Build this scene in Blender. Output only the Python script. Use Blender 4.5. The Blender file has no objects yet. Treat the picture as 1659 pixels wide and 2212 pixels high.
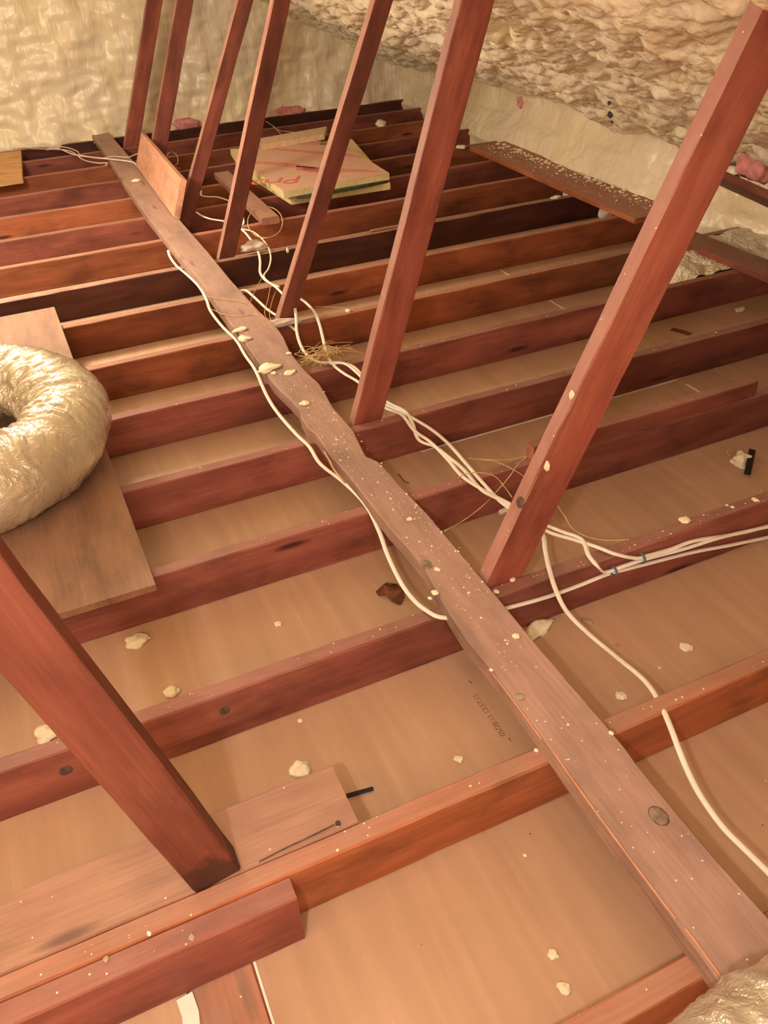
import bpy, bmesh, math, random
from mathutils import Vector, Matrix, noise
random.seed(7)
SC = bpy.context.scene
COL = SC.collection

# ------------------------------------------------------------------ camera
FPX, CX, CY = 1765.388, 829.5, 1106.0
CAM = Vector((-0.59395, -0.32059, 1.25375))
RT = Vector((0.910711, -0.411222, -0.038750))
UP = Vector((0.274843, 0.533291, 0.800039))
FW = Vector((0.308328, 0.739255, -0.598696))
cd = bpy.data.cameras.new('camera'); co = bpy.data.objects.new('camera', cd); COL.objects.link(co)
cd.sensor_fit = 'VERTICAL'; cd.sensor_height = 24; cd.lens = FPX / 2212 * 24; cd.clip_start = .02
m = Matrix((RT, UP, -FW)).transposed().to_4x4(); m.translation = CAM; co.matrix_world = m
SC.camera = co

# ------------------------------------------------------------------ light
w = bpy.data.worlds.new('World'); SC.world = w; w.use_nodes = True
w.node_tree.nodes['Background'].inputs[0].default_value = (1, .84, .68, 1)
w.node_tree.nodes['Background'].inputs[1].default_value = .12
SC.view_settings.view_transform = 'Standard'; SC.view_settings.look = 'None'
SC.view_settings.gamma = 1; SC.view_settings.exposure = 0
SC.view_settings.use_curve_mapping = False
def lamp(name, loc, power, col, r):
    l = bpy.data.lights.new(name, 'POINT'); l.energy = power; l.color = col; l.shadow_soft_size = r
    o = bpy.data.objects.new(name, l); o.location = loc; COL.objects.link(o); return o
lamp('work_light', (-0.90, -0.42, 1.40), 43, (1, .86, .78), .03)
lamp('attic_bulb', (-.9, 3.3, .95), 92, (1, .88, .70), .15)
lamp('side_bulb', (-2.5, .2, .9), 25, (1, .70, .40), .05)
lamp('back_fill', (-0.5, -2.1, 1.05), 42, (1, .85, .78), .08)  # unseen fill lamp added behind the camera to brighten roof and joist faces

# ------------------------------------------------------------------ helpers
def at(px, py, ax, v):
    d = FW + RT * ((px - CX) / FPX) - UP * ((py - CY) / FPX)
    i = 'xyz'.index(ax)
    return CAM + d * ((v - CAM[i]) / d[i])
def tag(o, label=None, cat=None, group=None, kind=None):
    if label: o['label'] = label
    if cat: o['category'] = cat
    if group: o['group'] = group
    if kind: o['kind'] = kind
    return o
def link(name, verts, faces, mat, parent=None, smooth=False, mw=None):
    me = bpy.data.meshes.new(name); me.from_pydata([tuple(v) for v in verts], [], faces); me.update()
    if mat: me.materials.append(mat)
    if smooth:
        for p in me.polygons: p.use_smooth = True
    o = bpy.data.objects.new(name, me); COL.objects.link(o)
    if mw is not None: o.matrix_world = mw
    if parent is not None:
        o.parent = parent
        if mw is not None: o.matrix_parent_inverse = parent.matrix_world.inverted()
    return o
def add_part(o, parent):
    bpy.context.view_layer.update()
    o.parent = parent; o.matrix_parent_inverse = parent.matrix_world.inverted(); return o
def beam(name, A, B, width, thick, wdir, mat, wob=.0012, seg=.06, bev=.003, parent=None, cuts=None):
    """box from A to B (centre line); width measured along wdir, thick across it; local X runs along the grain"""
    A = Vector(A); B = Vector(B); X = (B - A); L = X.length; X.normalize()
    Y = Vector(wdir); Y = (Y - X * Y.dot(X)).normalized(); Z = X.cross(Y)
    mw = Matrix((X, Y, Z)).transposed().to_4x4(); mw.translation = A
    n = max(2, int(L / seg)); a, b = width / 2, thick / 2
    ring = [(-a + bev, -b), (a - bev, -b), (a, -b + bev), (a, b - bev), (a - bev, b), (-a + bev, b), (-a, b - bev), (-a, -b + bev)]
    s = random.random() * 50; V = []; F = []
    for i in range(n + 1):
        x = L * i / n
        for j, (y, z) in enumerate(ring):
            q = noise.noise_vector(Vector((x * 3 + s, (j // 2) * 5.3, s))) * wob + noise.noise_vector(Vector((x * 17 + s, (j // 2) * 7.7, s))) * wob * .5
            V.append((x, y + q.y, z + q.z))
    for i in range(n):
        for j in range(8):
            k = (j + 1) % 8
            F.append((i * 8 + j, i * 8 + k, (i + 1) * 8 + k, (i + 1) * 8 + j))
    F.append(tuple(reversed(range(8)))); F.append(tuple(n * 8 + j for j in range(8)))
    o = link(name, V, F, mat, None, False, mw)
    if parent is not None: add_part(o, parent)
    return o
def prism(name, top, thick, mat, parent=None, dirn=(0, 0, -1), origin=None, rotz=0):
    """polygon outline (world points) given a real thickness"""
    d = Vector(dirn) * thick; O = Vector(origin) if origin else Vector(top[0])
    R = Matrix.Rotation(-rotz, 3, 'Z')
    P = [R @ (Vector(p) - O) for p in top]; d = R @ d; n = len(P)
    V = P + [p + d for p in P]
    F = [tuple(range(n)), tuple(reversed(range(n, 2 * n)))] + [(i, n + i, n + (i + 1) % n, (i + 1) % n) for i in range(n)]
    bm = bmesh.new()
    bv = [bm.verts.new(v) for v in V]
    for f in F: bm.faces.new([bv[i] for i in f])
    bmesh.ops.recalc_face_normals(bm, faces=bm.faces)
    me = bpy.data.meshes.new(name); bm.to_mesh(me); bm.free(); me.materials.append(mat)
    o = bpy.data.objects.new(name, me); COL.objects.link(o)
    mw = Matrix.Rotation(rotz, 4, 'Z'); mw.translation = O; o.matrix_world = mw
    if parent is not None: add_part(o, parent)
    return o
def catmull(P, n=8):
    P = [Vector(p) for p in P]; Q = [P[0] * 2 - P[1]] + P + [P[-1] * 2 - P[-2]]; R = []
    for i in range(1, len(Q) - 2):
        for k in range(n):
            t = k / n; a, b, c, d = Q[i - 1], Q[i], Q[i + 1], Q[i + 2]
            R.append(.5 * ((2 * b) + (c - a) * t + (2 * a - 5 * b + 4 * c - d) * t * t + (3 * b - a - 3 * c + d) * t ** 3))
    R.append(P[-1]); return R
def tube(name, P, rw, rh, mat, n=8, ns=10, parent=None, twist=0):
    R = catmull(P, n); V = []; F = []; N = len(R)
    for i, p in enumerate(R):
        t = (R[min(i + 1, N - 1)] - R[max(i - 1, 0)]).normalized()
        up = Vector((0, 0, 1)); side = t.cross(up)
        if side.length < .05: side = Vector((1, 0, 0))
        side.normalize(); u = side.cross(t)
        a0 = twist * i / N
        s2 = side * math.cos(a0) + u * math.sin(a0); u2 = u * math.cos(a0) - side * math.sin(a0)
        for j in range(ns):
            a = 2 * math.pi * j / ns
            V.append(p + s2 * (math.cos(a) * rw) + u2 * (math.sin(a) * rh))
    for i in range(N - 1):
        for j in range(ns):
            k = (j + 1) % ns; F.append((i * ns + j, i * ns + k, (i + 1) * ns + k, (i + 1) * ns + j))
    F.append(tuple(reversed(range(ns)))); F.append(tuple((N - 1) * ns + j for j in range(ns)))
    return link(name, V, F, mat, parent, True)
def blob(name, c, r, mat, sq=(1, 1, .55), sub=3, amp=.45, fr=1.3, seed=None, rot=0, base=True, rough=.12):
    bm = bmesh.new(); bmesh.ops.create_icosphere(bm, subdivisions=sub, radius=1)
    s = seed if seed is not None else random.random() * 90
    for v in bm.verts:
        d = v.co.normalized()
        k = 1 + amp * noise.noise(d * fr + Vector((s, s, 0))) + rough * noise.noise(d * 4 + Vector((0, s, s)))
        v.co = Vector((d.x * sq[0], d.y * sq[1], d.z * sq[2])) * k * r
        if base and v.co.z < -r * sq[2] * .35: v.co.z = -r * sq[2] * .35
    me = bpy.data.meshes.new(name); bm.to_mesh(me); bm.free(); me.materials.append(mat)
    if sub > 2:
        for p in me.polygons: p.use_smooth = True
    o = bpy.data.objects.new(name, me); COL.objects.link(o)
    o.location = Vector(c) + Vector((0, 0, r * sq[2] * .35 if base else 0)); o.rotation_euler = (0, 0, rot); return o

# ------------------------------------------------------------------ materials
def newmat(name):
    mt = bpy.data.materials.new(name); mt.use_nodes = True; nt = mt.node_tree
    return mt, nt, nt.nodes, nt.links, nt.nodes['Principled BSDF']
def nd(ns, t, **k):
    n = ns.new(t)
    for a, v in k.items():
        if a in n.inputs: n.inputs[a].default_value = v
        else: setattr(n, a, v)
    return n
def ramp(ns, stops):
    r = ns.new('ShaderNodeValToRGB'); e = r.color_ramp.elements
    while len(e) < len(stops): e.new(.5)
    for q, (p, c) in zip(e, stops):
        q.position = p; q.color = (c, c, c, 1) if isinstance(c, (int, float)) else (*c, 1)
    return r
def mix(ns, ls, f, a, b, mode='MIX'):
    n = ns.new('ShaderNodeMix'); n.data_type = 'RGBA'; n.blend_type = mode
    for s, v in ((0, f), (6, a), (7, b)):
        if hasattr(v, 'links') or hasattr(v, 'is_linked'): ls.new(v, n.inputs[s])
        elif isinstance(v, (int, float)): n.inputs[s].default_value = v
        else: n.inputs[s].default_value = (*v, 1)
    return n.outputs[2]
def wood(name, dark, mid, light, dust_light=.5, dust_light_col=(.52, .30, .23), speck=.0, rough=.62, along='X', knots=True, dlo=.75, dhi=.97, stain=0, drift=0):
    dark, mid, light = [(c[0], c[1] * .88, c[2] * .80) for c in (dark, mid, light)]; dust_light_col = (dust_light_col[0], dust_light_col[1] * .92, dust_light_col[2] * .88)
    mt, nt, ns, ls, b = newmat(name)
    tc = ns.new('ShaderNodeTexCoord'); oi = ns.new('ShaderNodeObjectInfo')
    off = nd(ns, 'ShaderNodeVectorMath', operation='SCALE'); off.inputs[0].default_value = (13, 17, 11)
    ls.new(oi.outputs['Random'], off.inputs['Scale'])
    ad = nd(ns, 'ShaderNodeVectorMath', operation='ADD'); ls.new(tc.outputs['Object'], ad.inputs[0]); ls.new(off.outputs[0], ad.inputs[1])
    def mp(sx, sy):
        q = ns.new('ShaderNodeMapping'); q.inputs['Scale'].default_value = (sx, sy, sy) if along == 'X' else (sy, sx, sy)
        ls.new(ad.outputs[0], q.inputs[0]); return q.outputs[0]
    n1 = nd(ns, 'ShaderNodeTexNoise', Scale=1.0, Detail=6, Roughness=.55, Distortion=.6); ls.new(mp(2.2, 14), n1.inputs['Vector'])
    n2 = nd(ns, 'ShaderNodeTexNoise', Scale=1.0, Detail=3, Roughness=.6, Distortion=.3); ls.new(mp(7, 170), n2.inputs['Vector'])
    n3 = nd(ns, 'ShaderNodeTexNoise', Scale=1.0, Detail=4, Roughness=.6); ls.new(mp(5, 9), n3.inputs['Vector'])
    r1 = ramp(ns, [(.25, dark), (.5, mid), (.78, light)]); ls.new(n1.outputs['Fac'], r1.inputs[0])
    r2 = ramp(ns, [(.3, .84), (.65, 1.08)]); ls.new(n2.outputs['Fac'], r2.inputs[0])
    c = mix(ns, ls, 1.0, r1.outputs[0], r2.outputs[0], 'MULTIPLY')
    r3 = ramp(ns, [(.3, .5), (.5, 1.0), (.72, 1.2)]); ls.new(n3.outputs['Fac'], r3.inputs[0])
    c = mix(ns, ls, .8, c, r3.outputs[0], 'MULTIPLY')
    n4 = nd(ns, 'ShaderNodeTexNoise', Scale=1.0, Detail=2); ls.new(mp(.8, 2), n4.inputs['Vector'])
    r4 = ramp(ns, [(.36, .55), (.6, 1.08)]); ls.new(n4.outputs['Fac'], r4.inputs[0])
    c = mix(ns, ls, .9 if drift else 0.0, c, r4.outputs[0], 'MULTIPLY')
    if knots:
        v = nd(ns, 'ShaderNodeTexVoronoi', Scale=1.0, Randomness=1.0); ls.new(mp(2.3, 11), v.inputs['Vector'])
        rk = ramp(ns, [(.05, 1.0), (.14, 0.0)]); ls.new(v.outputs['Distance'], rk.inputs[0])
        c = mix(ns, ls, rk.outputs[0], c, tuple(x * .35 for x in dark))
    if dust_light > 0:
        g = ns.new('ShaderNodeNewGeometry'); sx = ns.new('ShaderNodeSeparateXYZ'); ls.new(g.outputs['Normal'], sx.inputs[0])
        rd = ramp(ns, [(dlo, 0.0), (dhi, 1.0)]); ls.new(sx.outputs['Z'], rd.inputs[0])  # upward faces paler: settled dust, plus light from above put into the colour
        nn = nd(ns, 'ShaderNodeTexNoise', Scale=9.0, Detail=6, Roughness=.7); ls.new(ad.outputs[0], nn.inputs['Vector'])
        rn = ramp(ns, [(.3, dust_light * .55), (.62, dust_light)]); ls.new(nn.outputs['Fac'], rn.inputs[0])
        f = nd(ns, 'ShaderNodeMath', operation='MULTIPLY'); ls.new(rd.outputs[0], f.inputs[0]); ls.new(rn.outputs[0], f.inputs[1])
        dcol = mix(ns, ls, .6, dust_light_col, r2.outputs[0], 'MULTIPLY')
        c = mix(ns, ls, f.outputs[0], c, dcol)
        if speck > 0:
            vs = nd(ns, 'ShaderNodeTexVoronoi', Scale=85.0, Randomness=1.0); ls.new(ad.outputs[0], vs.inputs['Vector'])
            rs = ramp(ns, [(.10, 1.0), (.16, 0.0)]); ls.new(vs.outputs['Distance'], rs.inputs[0])
            cs = ns.new('ShaderNodeSeparateColor'); ls.new(vs.outputs['Color'], cs.inputs[0])
            rc = ramp(ns, [(1 - speck * .35, 0.0), (1 - speck * .35 + .01, 1.0)]); ls.new(cs.outputs[0], rc.inputs[0])
            m1 = nd(ns, 'ShaderNodeMath', operation='MULTIPLY'); ls.new(rs.outputs[0], m1.inputs[0]); ls.new(rc.outputs[0], m1.inputs[1])
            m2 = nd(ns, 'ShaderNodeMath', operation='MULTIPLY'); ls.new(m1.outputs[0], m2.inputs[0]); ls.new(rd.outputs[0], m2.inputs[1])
            c = mix(ns, ls, m2.outputs[0], c, (.9, .78, .55))
    if stain:
        sp = ns.new('ShaderNodeSeparateXYZ'); ls.new(tc.outputs['Object'], sp.inputs[0])
        ns_ = nd(ns, 'ShaderNodeTexNoise', Scale=22.0, Detail=4); ls.new(tc.outputs['Object'], ns_.inputs['Vector'])
        q = nd(ns, 'ShaderNodeMath', operation='MULTIPLY_ADD'); q.inputs[1].default_value = -.16; ls.new(ns_.outputs['Fac'], q.inputs[0]); ls.new(sp.outputs['X'], q.inputs[2])
        rs2 = ramp(ns, [(-.0, 1.0), (.03, 0.0)]); q2 = nd(ns, 'ShaderNodeMath', operation='ADD'); q2.inputs[1].default_value = .035; ls.new(q.outputs[0], q2.inputs[0]); ls.new(q2.outputs[0], rs2.inputs[0])
        q3 = nd(ns, 'ShaderNodeMath', operation='MULTIPLY'); q3.inputs[1].default_value = .8; ls.new(rs2.outputs[0], q3.inputs[0])
        c = mix(ns, ls, q3.outputs[0], c, (.045, .018, .012))
    ls.new(c, b.inputs['Base Color'])
    b.inputs['Roughness'].default_value = rough; b.inputs['Specular IOR Level'].default_value = .35
    bp = nd(ns, 'ShaderNodeBump', Strength=.35, Distance=.0012); ls.new(n2.outputs['Fac'], bp.inputs['Height']); ls.new(bp.outputs[0], b.inputs['Normal'])
    return mt
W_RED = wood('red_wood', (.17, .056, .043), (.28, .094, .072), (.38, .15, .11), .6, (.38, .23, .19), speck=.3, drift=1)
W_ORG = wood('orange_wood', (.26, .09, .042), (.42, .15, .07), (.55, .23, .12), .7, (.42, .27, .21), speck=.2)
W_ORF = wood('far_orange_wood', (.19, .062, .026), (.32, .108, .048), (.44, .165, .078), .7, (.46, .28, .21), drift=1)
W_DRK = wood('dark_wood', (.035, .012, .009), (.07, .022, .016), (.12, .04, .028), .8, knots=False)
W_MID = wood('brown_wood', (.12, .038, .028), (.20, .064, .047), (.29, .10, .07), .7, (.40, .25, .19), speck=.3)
W_STR = wood('strut_wood', (.17, .045, .030), (.29, .085, .057), (.40, .145, .10), .85, (.46, .27, .23), speck=.25, knots=False, dlo=.15, dhi=.3)  # paler left faces: dust coat plus some side light in the colour
W_STL = wood('sooty_strut_wood', (.09, .026, .018), (.17, .052, .034), (.25, .09, .06), 0, knots=False, stain=1)
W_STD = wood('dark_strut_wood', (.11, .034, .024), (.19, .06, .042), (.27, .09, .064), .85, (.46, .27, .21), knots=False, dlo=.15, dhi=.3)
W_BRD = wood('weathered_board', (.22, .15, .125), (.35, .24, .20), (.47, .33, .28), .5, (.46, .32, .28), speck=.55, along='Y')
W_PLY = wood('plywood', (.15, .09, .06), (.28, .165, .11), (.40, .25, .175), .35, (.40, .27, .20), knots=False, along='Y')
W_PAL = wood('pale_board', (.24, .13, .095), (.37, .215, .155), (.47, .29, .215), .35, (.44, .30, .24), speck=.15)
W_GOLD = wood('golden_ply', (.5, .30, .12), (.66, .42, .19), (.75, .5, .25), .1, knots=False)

def plain(name, col, rough=.6, metal=0, bump=0, bs=60, var=.15, spec=.4):
    mt, nt, ns, ls, b = newmat(name)
    tc = ns.new('ShaderNodeTexCoord')
    n = nd(ns, 'ShaderNodeTexNoise', Scale=bs * .5, Detail=4); ls.new(tc.outputs['Object'], n.inputs['Vector'])
    r = ramp(ns, [(.3, tuple(c * (1 - var) for c in col)), (.7, tuple(min(1, c * (1 + var)) for c in col))]); ls.new(n.outputs['Fac'], r.inputs[0])
    ls.new(r.outputs[0], b.inputs['Base Color']); b.inputs['Roughness'].default_value = rough; b.inputs['Metallic'].default_value = metal
    b.inputs['Specular IOR Level'].default_value = spec
    if bump:
        n2 = nd(ns, 'ShaderNodeTexNoise', Scale=bs, Detail=5); ls.new(tc.outputs['Object'], n2.inputs['Vector'])
        bp = nd(ns, 'ShaderNodeBump', Strength=bump, Distance=.004); ls.new(n2.outputs['Fac'], bp.inputs['Height']); ls.new(bp.outputs[0], b.inputs['Normal'])
    return mt
M_CABLE = plain('cable_jacket', (.86, .80, .70), .45, var=.06)
M_CABLED = plain('pinkish_cable_jacket', (.66, .48, .42), .5, var=.1)
M_TWINE = plain('twine', (.62, .42, .20), .8, var=.3)
M_CRUMB = plain('foam_crumb', (.88, .80, .58), .6, bump=.6, bs=90, var=.1)
M_BLACK = plain('black_rubber', (.012, .011, .010), .6, var=.2)
M_BARK = plain('bark', (.13, .045, .02), .7, bump=.8, bs=60, var=.6)
M_CHAR = plain('dark_clod', (.05, .04, .025), .8, bump=1, bs=60, var=.6)
M_PINK = plain('pink_fiberglass', (.72, .30, .30), .95, bump=1, bs=70, var=.25, spec=.05)
M_FLUFF = plain('grey_fluff', (.62, .50, .44), .95, bump=1, bs=60, var=.2, spec=.05)
M_KNOT = plain('knot', (.10, .06, .045), .6, bump=.6, bs=120, var=.5)
M_GREYK = plain('grey_knot', (.24, .17, .13), .55, bump=.6, bs=120, var=.4)
M_TIE = plain('blue_tie', (.10, .14, .22), .5)
M_YEL = plain('foam_core', (.85, .70, .36), .7, bump=.4, bs=100, var=.1)
M_PINKF = plain('facing_paper', (.72, .45, .34), .55, var=.06)
M_REDINK = plain('red_ink', (.72, .17, .13), .6, var=.15)
M_REDINK2 = plain('faded_red_ink', (.70, .28, .22), .6, var=.12)
M_INK = plain('grey_ink', (.30, .155, .10), .7, var=.3)
M_INKD = plain('dark_ink', (.16, .07, .04), .7, var=.2)
M_PAPER = plain('white_paper', (.86, .80, .72), .6, bump=.5, bs=40, var=.05)
M_NAIL = plain('nail', (.12, .09, .08), .4, metal=.8)
M_SLIT = plain('fresh_split_wood', (.62, .30, .18), .6, var=.15)

def drywall():
    mt, nt, ns, ls, b = newmat('kraft_drywall')
    tc = ns.new('ShaderNodeTexCoord'); mp = ns.new('ShaderNodeMapping'); mp.inputs['Scale'].default_value = (28, 1.6, 1)
    mp.inputs['Rotation'].default_value = (0, 0, .06)
    ls.new(tc.outputs['Object'], mp.inputs[0])
    n = nd(ns, 'ShaderNodeTexNoise', Scale=1.0, Detail=5, Roughness=.6); ls.new(mp.outputs[0], n.inputs['Vector'])
    r = ramp(ns, [(.3, (.48, .30, .195)), (.52, (.52, .33, .215)), (.66, (.55, .355, .235)), (.78, (.64, .44, .32))]); ls.new(n.outputs['Fac'], r.inputs[0])
    n2 = nd(ns, 'ShaderNodeTexNoise', Scale=3.0, Detail=4); ls.new(tc.outputs['Object'], n2.inputs['Vector'])
    r2 = ramp(ns, [(.3, .9), (.7, 1.06)]); ls.new(n2.outputs['Fac'], r2.inputs[0])
    c = mix(ns, ls, 1.0, r.outputs[0], r2.outputs[0], 'MULTIPLY')
    # scattered grit
    v = nd(ns, 'ShaderNodeTexVoronoi', Scale=26.0); ls.new(tc.outputs['Object'], v.inputs['Vector'])
    rv = ramp(ns, [(.035, 1.0), (.05, 0.0)]); ls.new(v.outputs['Distance'], rv.inputs[0])
    sc = ns.new('ShaderNodeSeparateColor'); ls.new(v.outputs['Color'], sc.inputs[0])
    rr = ramp(ns, [(.72, 0.0), (.73, 1.0)]); ls.new(sc.outputs[0], rr.inputs[0])
    mm = nd(ns, 'ShaderNodeMath', operation='MULTIPLY'); ls.new(rv.outputs[0], mm.inputs[0]); ls.new(rr.outputs[0], mm.inputs[1])
    r5 = ramp(ns, [(.5, (.10, .05, .03)), (.51, (.85, .7, .5))]); ls.new(sc.outputs[1], r5.inputs[0])
    c = mix(ns, ls, mm.outputs[0], c, r5.outputs[0])
    ls.new(c, b.inputs['Base Color']); b.inputs['Roughness'].default_value = .5; b.inputs['Specular IOR Level'].default_value = .45
    return mt
M_DRY = drywall()

def foam(name, lump, base=((.80, .69, .44), (.92, .83, .60), (.95, .90, .74)), stretch=(1, 1, 1), bd=.02):
    mt, nt, ns, ls, b = newmat(name)
    tc = ns.new('ShaderNodeTexCoord'); mp = ns.new('ShaderNodeMapping'); mp.inputs['Scale'].default_value = stretch
    ls.new(tc.outputs['Object'], mp.inputs[0])
    n = nd(ns, 'ShaderNodeTexNoise', Scale=7.0, Detail=6, Roughness=.6); ls.new(mp.outputs[0], n.inputs['Vector'])
    r = ramp(ns, [(.28, base[0]), (.5, base[1]), (.72, base[2])]); ls.new(n.outputs['Fac'], r.inputs[0])
    n0 = nd(ns, 'ShaderNodeTexNoise', Scale=1.7, Detail=3); ls.new(tc.outputs['Object'], n0.inputs['Vector'])
    r0 = ramp(ns, [(.42, 0.0), (.62, .45)]); ls.new(n0.outputs['Fac'], r0.inputs[0])
    c = mix(ns, ls, r0.outputs[0], r.outputs[0], (.90, .80, .68))
    ls.new(c, b.inputs['Base Color']); b.inputs['Roughness'].default_value = .33; b.inputs['Specular IOR Level'].default_value = .55
    nw = nd(ns, 'ShaderNodeTexNoise', Scale=11.0, Detail=3); ls.new(mp.outputs[0], nw.inputs['Vector'])
    wv = nd(ns, 'ShaderNodeVectorMath', operation='MULTIPLY_ADD'); wv.inputs[1].default_value = (.12, .12, .12)
    ls.new(nw.outputs['Color'], wv.inputs[0]); ls.new(mp.outputs[0], wv.inputs[2])
    v = nd(ns, 'ShaderNodeTexVoronoi', Scale=lump); ls.new(wv.outputs[0], v.inputs['Vector'])
    v2 = nd(ns, 'ShaderNodeTexVoronoi', Scale=lump * 2.6); ls.new(wv.outputs[0], v2.inputs['Vector'])
    mm = nd(ns, 'ShaderNodeMath', operation='MULTIPLY_ADD'); mm.inputs[1].default_value = .35
    ls.new(v2.outputs['Distance'], mm.inputs[0]); ls.new(v.outputs['Distance'], mm.inputs[2])
    inv = nd(ns, 'ShaderNodeMath', operation='MULTIPLY'); inv.inputs[1].default_value = -1; ls.new(mm.outputs[0], inv.inputs[0])
    bp = nd(ns, 'ShaderNodeBump', Strength=.6, Distance=bd); ls.new(inv.outputs[0], bp.inputs['Height']); ls.new(bp.outputs[0], b.inputs['Normal'])
    return mt
M_FOAMR = foam('spray_foam_lumpy', 24, bd=.008)
M_FOAMG = foam('spray_foam_smooth', 9, ((.86, .72, .46), (.94, .81, .57), (.95, .86, .67)), (1.5, 1, .55), bd=.012)
M_FOAMS = foam('shredded_foam', 40, ((.58, .46, .30), (.86, .76, .56), (.92, .86, .70)), bd=.02)

def foil():
    mt, nt, ns, ls, b = newmat('duct_foil')
    tc = ns.new('ShaderNodeTexCoord')
    n = nd(ns, 'ShaderNodeTexNoise', Scale=11.0, Detail=5, Roughness=.55, Distortion=.8); ls.new(tc.outputs['Object'], n.inputs['Vector'])
    v = nd(ns, 'ShaderNodeTexVoronoi', Scale=26.0, feature='DISTANCE_TO_EDGE')
    ad = nd(ns, 'ShaderNodeVectorMath', operation='MULTIPLY_ADD'); ad.inputs[1].default_value = (.2, .2, .2)
    ls.new(n.outputs['Color'], ad.inputs[0]); ls.new(tc.outputs['Object'], ad.inputs[2]); ls.new(ad.outputs[0], v.inputs['Vector'])
    mm = nd(ns, 'ShaderNodeMath', operation='MULTIPLY_ADD'); mm.inputs[1].default_value = .35
    ls.new(v.outputs['Distance'], mm.inputs[0]); ls.new(n.outputs['Fac'], mm.inputs[2])
    bp = nd(ns, 'ShaderNodeBump', Strength=.9, Distance=.009); ls.new(mm.outputs[0], bp.inputs['Height']); ls.new(bp.outputs[0], b.inputs['Normal'])
    n2 = nd(ns, 'ShaderNodeTexNoise', Scale=5.0, Detail=4); ls.new(tc.outputs['Object'], n2.inputs['Vector'])
    r = ramp(ns, [(.35, (.54, .46, .33)), (.65, (.72, .66, .52))]); ls.new(n2.outputs['Fac'], r.inputs[0])
    ls.new(r.outputs[0], b.inputs['Base Color'])
    b.inputs['Metallic'].default_value = .35; b.inputs['Roughness'].default_value = .2
    b.inputs['Coat Weight'].default_value = 1; b.inputs['Coat Roughness'].default_value = .07
    ls.new(bp.outputs[0], b.inputs['Coat Normal'])
    return mt
M_FOIL = foil()

# ------------------------------------------------------------------ setting
YJ = [0.0, .405, .8208, 1.2406, 1.6266, 2.0428, 2.4342, 2.8489, 3.2442, 3.6664, 4.0686, 4.4675, 4.8768, 5.28, 5.69, 6.06]
H, T = .13, .0375
def boxes(name, L, mat):
    V = []; F = []
    for (x0, x1, y0, y1, z0, z1) in L:
        k = len(V); V += [(x, y, z) for z in (z0, z1) for y in (y0, y1) for x in (x0, x1)]
        F += [tuple(k + i for i in f) for f in ((0, 2, 3, 1), (4, 5, 7, 6), (0, 1, 5, 4), (2, 6, 7, 3), (0, 4, 6, 2), (1, 3, 7, 5))]
    return link(name, V, F, mat)
floor = tag(boxes('floor', [(-.578, 3.6, -2.6, 6.6, -.143, -H), (-3.6, -.690, -2.6, 6.6, -.143, -H), (-.690, -.578, .40, 6.6, -.143, -H)], M_DRY), kind='structure')
# white edges of the gypsum sheets
def strip(P, wd, z=.0012):
    V = []; F = []
    for i, p in enumerate(P):
        p = Vector(p); t = (Vector(P[min(i + 1, len(P) - 1)]) - Vector(P[max(i - 1, 0)])).normalized(); s = Vector((-t.y, t.x, 0)) * wd
        j = noise.noise(p * 30) * wd * .5
        V += [p + s * (1 + j), p - s, p + s * (1 + j) + Vector((0, 0, z)), p - s + Vector((0, 0, z))]
    for i in range(len(P) - 1):
        a = i * 4; b = a + 4
        F += [(a + 2, a + 3, b + 3, b + 2), (a, b, b + 2, a + 2), (a + 1, a + 3, b + 3, b + 1)]
    return V, F
for k, P in enumerate([[(1.358, 1.28 + .03 * i, -H) for i in range(11)], [(1.358, 1.665 + .035 * i, -H) for i in range(11)],
                       [(1.360, 2.08 + .035 * i, -H) for i in range(11)], [(1.362, 2.475 + .036 * i, -H) for i in range(11)],
                       [(.35 + .05 * i, 1.6216, -H) for i in range(21)], [(-.5775, .0375 + .035 * i, -H) for i in range(11)]]):
    V, F = strip(P, .0035 if k < 4 else .002)
    tag(link('trim_%d' % (k + 1), V, F, M_PAPER), kind='structure')

# foam roof, right slope: smooth steep lower band, lumpy upper slope
def xs(y):      # how far out the foam foot stands along the eave
    pts = [(-1, 2.42), (1.6, 2.42), (2.05, 2.40), (2.45, 2.36), (2.75, 2.24), (3.3, 2.22), (3.9, 2.24), (4.5, 2.28), (6.3, 2.40)]
    for (a, b), (c, d) in zip(pts, pts[1:]):
        if y <= c: return b + (d - b) * max(0, (y - a)) / (c - a)
    return pts[-1][1]
def prof(s, y):  # s 0..1 from foot up the slope
    x0 = xs(y)
    xc = x0 + .12; zc = 1.09 - .477 * (xc - .62) + .02
    P = [(x0 + .02, -.16), (x0 - .01, -.02), (x0 + .02, .05), (x0 + .09, .05 + (zc - .05) * .55), (xc, zc), (xc - .28, 1.09 - .477 * (xc - .9)), (1.62, .613), (.62, 1.09), (.2, 1.30), (-.9, 1.88)]
    S = [0, .04, .07, .12, .17, .25, .37, .70, .83, 1]
    for i in range(len(S) - 1):
        if s <= S[i + 1]:
            t = (s - S[i]) / (S[i + 1] - S[i]); return P[i][0] + (P[i + 1][0] - P[i][0]) * t, P[i][1] + (P[i + 1][1] - P[i][1]) * t
    return P[-1]
def grid(name, f, nu, nv, mat, flip=False):
    V = [f(i / nu, j / nv) for j in range(nv + 1) for i in range(nu + 1)]
    F = []
    for j in range(nv):
        for i in range(nu):
            a = j * (nu + 1) + i; q = (a, a + 1, a + nu + 2, a + nu + 1); F.append(q[::-1] if flip else q)
    o = link(name, V, F, mat, None, True); return tag(o, kind='structure')
def billow(p, sc):
    q = p * sc; q = q + noise.noise_vector(p * sc * .6) * .28
    d = noise.voronoi(q, distance_metric='DISTANCE')[0]
    return math.sqrt(max(0, 1 - min(1, d[0] * 1.15)))
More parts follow.
